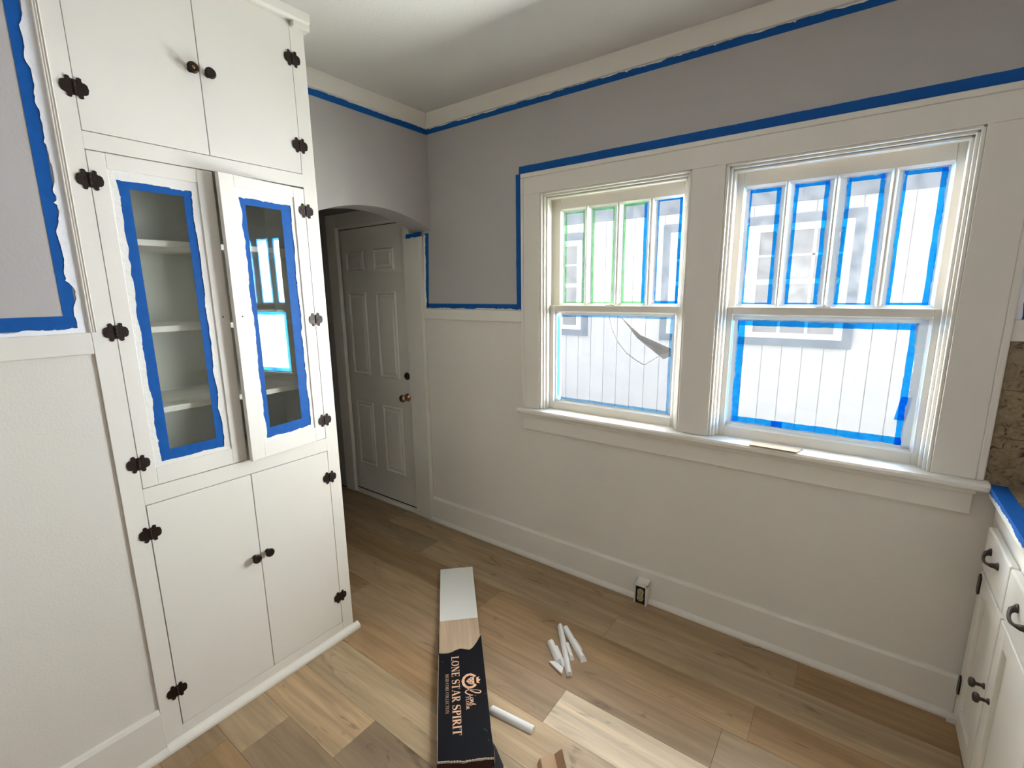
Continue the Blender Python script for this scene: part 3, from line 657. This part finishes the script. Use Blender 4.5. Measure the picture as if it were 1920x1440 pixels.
# ragged top panel
m = MB(); top = []
n = 40
def tear(t):    # far torn edge: s as a function of the across coordinate
    if t < .70: return -.480+.006*math.sin(t*9)-.006*t
    q = (t-.70)/.30; return -.484-.085*q**1.6
W_ = .1845
ra = wob(n+1, .0022, 71); rb = wob(n+1, .0030, 72)
pv = None
for i in range(n+1):
    t = i/n; a = tear(t)+ra[i]; b = .002+rb[i]+.010*t
    cur = [m.b.verts.new((a, t*W_, ZT)), m.b.verts.new((b, t*W_, ZT)), m.b.verts.new((b, t*W_, ZT-.0018)), m.b.verts.new((a, t*W_, ZT-.0018))]
    if pv:
        for k in range(4): m.b.faces.new((pv[k], pv[(k+1) % 4], cur[(k+1) % 4], cur[k]))
    else: m.b.faces.new(cur[::-1])
    pv = cur
m.b.faces.new(pv); tpn = m.obj('top_panel', BOXBLK, cart)
# pale torn paper edges
m = MB()
P = [(tear(i/n)+ra[i]-.001, i/n*W_, ZT+.0006) for i in range(n+1)]; m.tube(P, [.0012+.0008*abs(math.sin(i*2.3)) for i in range(n+1)], 5)
m.obj('torn_edge', BOXEDGE, tpn)
m = MB(); P = [(.003+rb[i]+.010*i/n, i/n*W_, ZT-.002) for i in range(n+1)]; m.tube(P, [.0022+.0018*abs(math.sin(i*1.7)) for i in range(n+1)], 5)
m.obj('torn_edge', BOXEDGE, tpn)
m = MB(); P = [(tear(0)+.01+.47*i/30, -.0006, ZT+.0002) for i in range(31)]; wv = wob(31, .0006, 77); P = [(a, b+wv[i], c) for i, (a, b, c) in enumerate(P)]; m.tube(P, .0012, 5)
m.obj('worn_edge', BOXEDGE, tpn)
m = MB(); m.box(-.60, .012, -.0022, -.0006, .0006, ZT-.0006); m.obj('side_panel', BOXEND, cart)
bx('side_panel', BOXBLK, cart, -.56, .012, W_-.0004, W_+.0016, .0006, ZT-.002)
bx('bottom_panel', CARD, cart, -.60, .02, -.002, W_, .0004, .0026)
MB().prism([(.006, .003), (.012, .003), (.007, ZT-.006), (.002, ZT-.006)], lambda u, v, t: (u, t, v), 0, W_).obj('end_flap', BOXEND, cart)
# loose dark corner flap
m = MB(); A = [(-.050, W_+.001, ZT-.002), (-.030, W_+.012, .034), (.030, W_+.030, .026), (.055, W_+.022, .006), (.040, W_+.002, .004), (-.01, W_+.002, .010)]
f0 = [m.b.verts.new(p) for p in A]; f1 = [m.b.verts.new((p[0], p[1]-.0014, p[2]-.001)) for p in A]
m.b.faces.new(f0); m.b.faces.new(f1[::-1])
for i in range(6): m.b.faces.new((f0[i], f0[(i+1) % 6], f1[(i+1) % 6], f1[i]))
m.obj('corner_flap', paint('flap_grey_black', (.05, .05, .055), .6), cart)
m = MB(); P = [(-.105, W_+.0014, ZT), (-.08, W_+.0022, ZT-.001), (-.05, W_+.003, ZT-.003), (-.02, W_+.006, .030), (.01, W_+.003, .018)]; m.tube(P, [.0008, .0016, .001, .0016, .0008], 5); m.obj('torn_edge', BOXEDGE, cart)
# --- print: stroke lettering
def stroke(m, pts, w, z=0.0):
    """flat ribbon through (x,y) points, w = list of widths"""
    L_, R_ = [], []
    for i, p in enumerate(pts):
        a = Vector(pts[max(i-1, 0)]); b = Vector(pts[min(i+1, len(pts)-1)]); d = (b-a)
        if d.length < 1e-9: d = Vector((1, 0))
        d.normalize(); q = Vector((-d.y, d.x))*(w[i]/2); p = Vector(p)
        L_.append(m.b.verts.new((p.x+q.x, p.y+q.y, z))); R_.append(m.b.verts.new((p.x-q.x, p.y-q.y, z)))
    for i in range(len(pts)-1): m.b.faces.new((L_[i], L_[i+1], R_[i+1], R_[i]))
TK, TN, SF = .20, .055, .055
def arc(cx, cy, rx, ry, a0, a1, n=14): return [(cx+rx*math.cos(math.radians(a0+(a1-a0)*k/n)), cy+ry*math.sin(math.radians(a0+(a1-a0)*k/n))) for k in range(n+1)]
def aw(pts, cx, rx, thick, thin): return [thin+(thick-thin)*min(1, abs((p[0]-cx)/rx))**1.3 for p in pts]
def vst(x, y0=0., y1=1., w=TK): return ([(x, y0), (x, y1)], [w, w])
def hst(x0, x1, y, w=TN): return ([(x0, y), (x1, y)], [w, w])
def serif(x, y, hw=.17): s = 1 if y < .5 else -1; return hst(x-hw, x+hw, y+s*SF/2, SF)
def glyph(c):
    G = []
    if c == 'L': G = [vst(.2), serif(.2, 1), hst(.03, .66, .03, .06), ([(.64, .0), (.66, .3)], [.05, .03])]; w = .72
    elif c == 'O':
        p = arc(.42, .5, .31, .47, 0, 360, 28); G = [(p, aw(p, .42, .31, .19, .05))]; w = .86
    elif c == 'N': G = [vst(.16, w=.06), serif(.14, 1, .14), serif(.16, 0, .13), ([(.14, .98), (.72, .02)], [.19, .19]), vst(.72, w=.06), serif(.72, 1, .13)]; w = .88
    elif c == 'E': G = [vst(.2), hst(.03, .66, .03, .06), hst(.03, .64, .97, .06), hst(.2, .52, .51, .05), ([(.64, 0), (.66, .27)], [.05, .03]), ([(.62, 1.), (.64, .75)], [.05, .03]), ([(.52, .38), (.52, .64)], [.035, .035])]; w = .72
    elif c == 'S':
        p = arc(.34, .735, .22, .235, 25, 270, 14)+arc(.33, .27, .24, .24, 90, -155, 14)[1:]
        ww = [.05+.15*math.sin(PI*min(1, max(0, (k/(len(p)-1)-.18)/.64))) for k in range(len(p))]
        G = [(p, ww), ([(.55, .70), (.55, .98)], [.035, .06]), ([(.10, .02), (.10, .30)], [.06, .035])]; w = .66
    elif c == 'T': G = [vst(.38), serif(.38, 0), hst(.06, .70, .97, .06), ([(.06, 1), (.05, .72)], [.06, .03]), ([(.70, 1), (.71, .72)], [.06, .03])]; w = .76
    elif c == 'A': G = [([(.12, .0), (.42, 1.)], [.055, .055]), ([(.42, 1.), (.72, 0)], [.19, .19]), hst(.24, .6, .33, .05), serif(.12, 0, .12), serif(.72, 0, .16)]; w = .86
    elif c in 'PR':
        p = [(.2, .97), (.36, .97)]+arc(.36, .74, .21, .23, 90, -90, 12)+[(.2, .51)]
        G = [vst(.2), serif(.2, 0), serif(.14, 1, .11), (p, [.055, .055]+[.055+.12*math.cos(math.radians(90-180*k/12)) for k in range(13)]+[.055])]; w = .66
        if c == 'R': G += [([(.34, .5), (.68, .02)], [.17, .17]), hst(.6, .80, .025, .05)]; w = .78
    elif c == 'I': G = [vst(.2), serif(.2, 0), serif(.2, 1)]; w = .40
    elif c == 'F': G = [vst(.2), serif(.2, 0), hst(.03, .62, .97, .06), hst(.2, .5, .51, .05), ([(.62, 1.), (.63, .72)], [.05, .03])]; w = .66
    elif c == 'D':
        p = [(.2, .97), (.36, .97)]+arc(.36, .5, .34, .47, 90, -90, 14)+[(.2, .03)]
        G = [vst(.2), serif(.14, 0, .11), serif(.14, 1, .11), (p, [.055]*2+[.055+.13*math.cos(math.radians(90-180*k/14)) for k in range(15)]+[.055])]; w = .82
    elif c in 'CG':
        p = arc(.44, .5, .33, .47, 48, 312, 22); G = [(p, [.05+.14*max(0, -math.cos(math.radians(48+264*k/22))) for k in range(23)]), ([(.68, .72), (.68, .98)], [.035, .06])]; w = .78
        if c == 'G': G += [vst(.67, .05, .42, .15), hst(.52, .80, .42, .05)]; w = .86
    else: w = .34
    return G, w
def text(m, s, x0, x1, y0, h):
    tot = sum(glyph(c)[1] for c in s); k = (x1-x0)/tot; x = x0
    for c in s:
        G, w = glyph(c)
        for p, ww in G: stroke(m, [(x+q[0]*k, y0+q[1]*h) for q in p], [v*(k+h)/2 for v in ww])
        x += w*k
ZP = ZT+.0007
m = MB(); text(m, 'LONE STAR SPIRIT', -.452, -.084, .0525, .031)
m.obj('lettering', FOIL, tpn, loc=(0, 0, ZP))
m = MB(); text(m, 'RIGID CORE COLLECTION', -.361, -.177, .028, .0125)
m.obj('lettering', paint('dull_copper_print', (.48, .28, .19), .5), tpn, loc=(0, 0, ZP))
m = MB(); text(m, 'FLOOR', -.241, -.184, .1035, .0115)
def sc_(pts, w): stroke(m, pts, w)
# script name: big looped L then i o n s
X = lambda t: -.276+t*.0775
def spl(P, n=7):
    out = []
    for i in range(len(P)-1):
        p0, p1, p2, p3 = P[max(i-1, 0)], P[i], P[i+1], P[min(i+2, len(P)-1)]
        for k in range(n):
            t = k/n; out.append(tuple(.5*((2*p1[a])+(-p0[a]+p2[a])*t+(2*p0[a]-5*p1[a]+4*p2[a]-p3[a])*t*t+(-p0[a]+3*p1[a]-3*p2[a]+p3[a])*t**3) for a in (0, 1)))
    out.append(P[-1]); return out
Lp = spl([(-.292, .108), (-.280, .112), (-.266, .125), (-.254, .144), (-.252, .158), (-.259, .162), (-.266, .150), (-.270, .128), (-.270, .110), (-.262, .1035), (-.254, .110), (-.248, .120)])
sc_(Lp, [.0022+.0026*abs(math.sin(k*.07)) for k in range(len(Lp))])
for P in ([(-.248, .120), (-.244, .132), (-.2445, .121), (-.239, .119), (-.235, .124)], [(-.229, .132), (-.2335, .127), (-.231, .1195), (-.2265, .121), (-.2255, .129), (-.229, .132), (-.2225, .128)],
          [(-.2225, .119), (-.2205, .132), (-.2195, .121), (-.2150, .132), (-.2130, .121), (-.2105, .1195)], [(-.2105, .120), (-.2020, .140), (-.2035, .128), (-.2005, .122), (-.2060, .117), (-.2100, .120)]):
    q = spl(P, 5); sc_(q, [.0027]*len(q))
sc_([(-.2430, .1385), (-.2412, .1405)], [.0028, .0028])
# crest: wreath, shield with a maned face, crown
q = arc(-.312, .124, .0345, .0285, 62, 298, 22); q = [(-.312+(y-.124)*1.15, .124-(x+.312)*-.0-(.0)) if False else (x, y) for x, y in q]
cxs, cys = -.3135, .124
def P2(u, v): return (cxs+u, cys+v)
w1_ = [P2(.032*math.cos(math.radians(a)), .0265*math.sin(math.radians(a))-.001) for a in range(-235, 56, 10)]
sc_(w1_, [.0105+.0016*math.sin(k*1.9) for k in range(len(w1_))])
shd = [(-.0205, .019), (.0205, .019), (.021, .002), (.013, -.011), (0, -.020), (-.013, -.011), (-.021, .002)]
m.b.faces.new([m.b.verts.new((*P2(u*.98, v+.001), .0)) for u, v in [(-.018, .015), (.018, .015), (.0178, .002), (.011, -.009), (0, -.0165), (-.011, -.009), (-.0178, .002)]])
m.b.faces.new([m.b.verts.new((*P2(u, v), 0)) for u, v in [(-.013, .0245), (.013, .0245), (.017, .0385), (.008, .032), (.0, .041), (-.008, .032), (-.017, .0385)]])
m.obj('crest_print', FOIL, tpn, loc=(0, 0, ZP))
m = MB()
for e in (-1, 1):
    stroke(m, [P2(e*.0125, .006), P2(e*.003, .003)], [.003, .0012]); stroke(m, [P2(e*.014, .012), P2(e*.010, -.004), P2(e*.003, -.012)], [.0012, .002, .001])
m.b.faces.new([m.b.verts.new((*P2(u, v), 0)) for u, v in [(-.0035, -.002), (.0035, -.002), (0, -.0075)]])
stroke(m, [P2(-.004, .014), P2(0, .008), P2(.004, .014)], [.0012, .002, .0012])
m.obj('crest_detail', BOXBLK, tpn, loc=(0, 0, ZP+.0004))
# scuffs on the carton
SCUFF = paint('scuffed_card', (.12, .12, .13), .7)
for a, b, c, d in ((-.10, .160, -.085, .172), (-.055, .172, -.047, .175), (-.43, .014, -.424, .018), (-.245, .172, -.245, .183)):
    m = MB(); stroke(m, [(a, b), ((a+c)/2, (b+d)/2+.001), (c, d)], [.0006, .0016, .0006]); m.obj('scuff', SCUFF, tpn, loc=(0, 0, ZP))

# planks in the carton: each plank is a thing
def flr_plank(lab, s0, s1, z0, mat, col=(.5, .39, .27), dy=0, ang=0):
    L_ = s1-s0; b = MB().box(-L_/2, L_/2, -.0895, .0895, .0, .0052)
    o = b.obj('flooring_plank', mat, None, .0008)
    o.matrix_world = BOXM() @ Matrix.Translation(((s0+s1)/2, .0915+dy, z0)) @ Matrix.Rotation(ang, 4, 'Z')
    o.color = (*col, 1)
    return tag(o, lab, 'plank', 'spare planks in the carton')
zz = .0030
for i, lb in enumerate(('spare plank stacked beneath the white-backed plank in the carton', 'spare plank stacked beneath the white-backed plank in the carton', 'spare plank stacked beneath the white-backed plank in the carton')):
    flr_plank(lb, -1.115+.003*i, -.012, zz, WOOD, tones[i], dy=.0004*i); zz += .0055
wb = flr_plank('white-backed plank turned face down, longest out of the carton', -1.127, -.02, zz+.006, PLANKBACK, dy=-.0005); zz += .0055
flr_plank('spare plank stacked beneath the white-backed plank in the carton', -1.118, -.014, zz-.0055+.0003, WOOD, tones[4]); zz += .006
flr_plank('wood-faced plank lying on top, half inside the carton', -.689, -.03, zz+.0006, WOOD, (.56, .42, .29), dy=-.001)

# ------------------------------------------------------------------ trim offcuts on the floor
def offcut(lab, a, b, r, kind='quarter', cut=0, z=0., name='trim_offcut'):
    A = Vector((a[0], a[1], 0)); B = Vector((b[0], b[1], 0)); L_ = (B-A).length; d = (B-A).normalized(); ang = math.atan2(d.y, d.x)
    if kind == 'quarter': prof = [(-r*.5, 0)]+[(-r*.5+r*math.cos(math.radians(t)), r*math.sin(math.radians(t))) for t in range(0, 91, 10)]
    elif kind == 'half': prof = [(r*math.cos(math.radians(t)), r*1.1*math.sin(math.radians(t))) for t in range(0, 181, 12)]
    else: prof = [(-r, 0), (r, 0), (r, .006), (r*.8, .008), (-r, .008)]
    m = MB(); n = len(prof)
    R = [[m.b.verts.new((e*(L_/2-cut*(v_ if kind != 'flat' else (u+r)*.8)), u, v_)) for u, v_ in prof] for e in (-1, 1)]
    for i in range(n): m.b.faces.new((R[0][i], R[0][(i+1) % n], R[1][(i+1) % n], R[1][i]))
    m.b.faces.new(R[0][::-1]); m.b.faces.new(R[1])
    o = m.obj(name, TRIMCUT, None, .0008)
    o.location = ((a[0]+b[0])/2, (a[1]+b[1])/2, z); o.rotation_euler = (0, 0, ang)
    return tag(o, lab, 'trim piece', 'white moulding offcuts on the floor')
offcut('longest white moulding offcut of the pile, cut end toward the viewer', (-.990, 1.708), (-.812, 1.480), .021, 'half', 0, .0005).scale = (1, .62, 1)
offcut('second longest white offcut, on the right of the pile', (-.972, 1.719), (-.800, 1.583), .021, 'half', .6).scale = (1, .66, 1)
offcut('leftmost white offcut of the pile, blunt rounded stick', (-.976, 1.597), (-.876, 1.511), .022, 'half', .3).scale = (1, .72, 1)
offcut('short offcut with pointed end between leftmost and longest sticks', (-.948, 1.594), (-.856, 1.512), .019, 'quarter', 1.0)
offcut('short offcut just right of the longest stick', (-.912, 1.634), (-.845, 1.563), .019, 'quarter', .5)
offcut('smallest thin offcut at the right edge of the pile', (-.900, 1.676), (-.840, 1.635), .015, 'quarter', .7)
offcut('flat mitred offcut lying crosswise at the near end of the pile', (-.915, 1.506), (-.835, 1.479), .013, 'flat', 1.0, .003)
offcut('single thick white offcut beside the black carton', (-.972, 1.171), (-.796, 1.190), .0165, 'half', 0)
# cardboard scrap
cb = thing('cardboard_scrap', 'folded brown cardboard scrap at the lower edge of the photo', 'cardboard')
def sheet(name, P, th, mat):
    m = MB(); P = [Vector(p) for p in P]; n = (P[1]-P[0]).cross(P[2]-P[0]).normalized()*th
    A = [m.b.verts.new(p) for p in P]; B = [m.b.verts.new(p-n) for p in P]
    m.b.faces.new(A); m.b.faces.new(B[::-1])
    for i in range(4): m.b.faces.new((A[i], A[(i+1) % 4], B[(i+1) % 4], B[i]))
    return m.obj(name, mat, cb)
g = Vector((.24, -.258, 0))
a = Vector((-.711, 1.106, .020)); f = Vector((-.679, 1.144, .022)); t_ = Vector((-.651, 1.147, .060)); fl0 = Vector((-.664, 1.158, .002))
sheet('flap', [a, f, f+g, a+g], .003, CARD)
sheet('flap', [f, t_, t_+g, f+g], .003, CARDIN)
sheet('flap', [a+Vector((0, 0, 0)), a+g, a+g+Vector((-.006, -.007, -.019)), a+Vector((-.006, -.007, -.019))], .003, CARDIN)

# ------------------------------------------------------------------ outdoors
GY = 6.0
def N_(x, z): return (x*4/3, 1.55+(z-1.55)*4/3)
struct(bx('ground_outside', GROUND, None, -14, 12, 2.4, 16, -.9, -.6), 'gravel side yard between the houses', 'ground')
nh = thing('neighbour_house', 'white board-sided house next door with grey-trimmed windows', 'house')
gx = -10+.02; k = 0
x = -.658*4/3
while x > -10: x -= .1957
while x < 8:
    bx('siding_board', SIDING, nh, x+.004, x+.1957-.004, GY, GY+.06, -.6, 2.9); x += .1957
bx('siding_backing', paint('siding_groove', (.56, .57, .59)), nh, -10, 8, GY+.012, GY+.10, -.6, 2.9)
bx('frieze_board', NTRIM, nh, -10, 8, GY-.03, GY, 2.44, 2.86)
bx('soffit', NWHITE, nh, -10, 8, GY-.45, GY+.1, 2.86, 2.88)
bx('fascia', NTRIM, nh, -10, 8, GY-.48, GY-.45, 2.82, 3.02)
MB().prism([(GY-.5, 3.0), (GY+3, 4.4), (GY+3, 4.3), (GY-.5, 2.9)], lambda u, v, t: (t, u, v), -10, 8).obj('roof', NTRIM, nh)
def nwin(dx):
    def R(a, b, c, d):
        p, q = N_(a+dx, c), N_(b+dx, d); return p[0], q[0], p[1], q[1]
    w = bx('window', NTRIM, nh, *R(-1.54, -.045, 2.055, 2.125)[:2], GY-.045, GY-.001, *R(-1.54, -.045, 2.055, 2.125)[2:])
    for c in ((-1.54, -.045, 1.08, 1.145), (-1.54, -1.475, 1.145, 2.055), (-.11, -.045, 1.145, 2.055)):
        r = R(*c); bx('window_trim', NTRIM, w, r[0], r[1], GY-.045, GY-.001, r[2], r[3])
    for c in ((-1.475, -.11, 2.0, 2.055), (-1.475, -.11, 1.145, 1.19), (-1.475, -1.415, 1.19, 2.0), (-.168, -.11, 1.19, 2.0), (-.845, -.742, 1.19, 2.0)):
        r = R(*c); bx('window_frame', NWHITE, w, r[0], r[1], GY-.04, GY-.001, r[2], r[3])
    for a, b in ((-1.415, -.845), (-.742, -.168)):
        r = R(a, b, 1.19, 2.0); bx('pane', NGLASS, w, r[0], r[1], GY-.012, GY-.004, r[2], r[3])
        r = R(a, b, 1.583, 1.623); bx('meeting_rail', NWHITE, w, r[0], r[1], GY-.03, GY-.0125, r[2], r[3])
        for i in (1, 2):
            c = a+(b-a)*(i/3 if i == 1 else .675); r = R(c-.011, c+.011, 1.19, 2.0); bx('muntin', NWHITE, w, r[0], r[1], GY-.026, GY-.0125, r[2], r[3])
        for z in (1.81, 1.39):
            r = R(a, b, z-.009, z+.009); bx('muntin', NWHITE, w, r[0], r[1], GY-.026, GY-.0125, r[2], r[3])
nwin(0); nwin(-2.265)
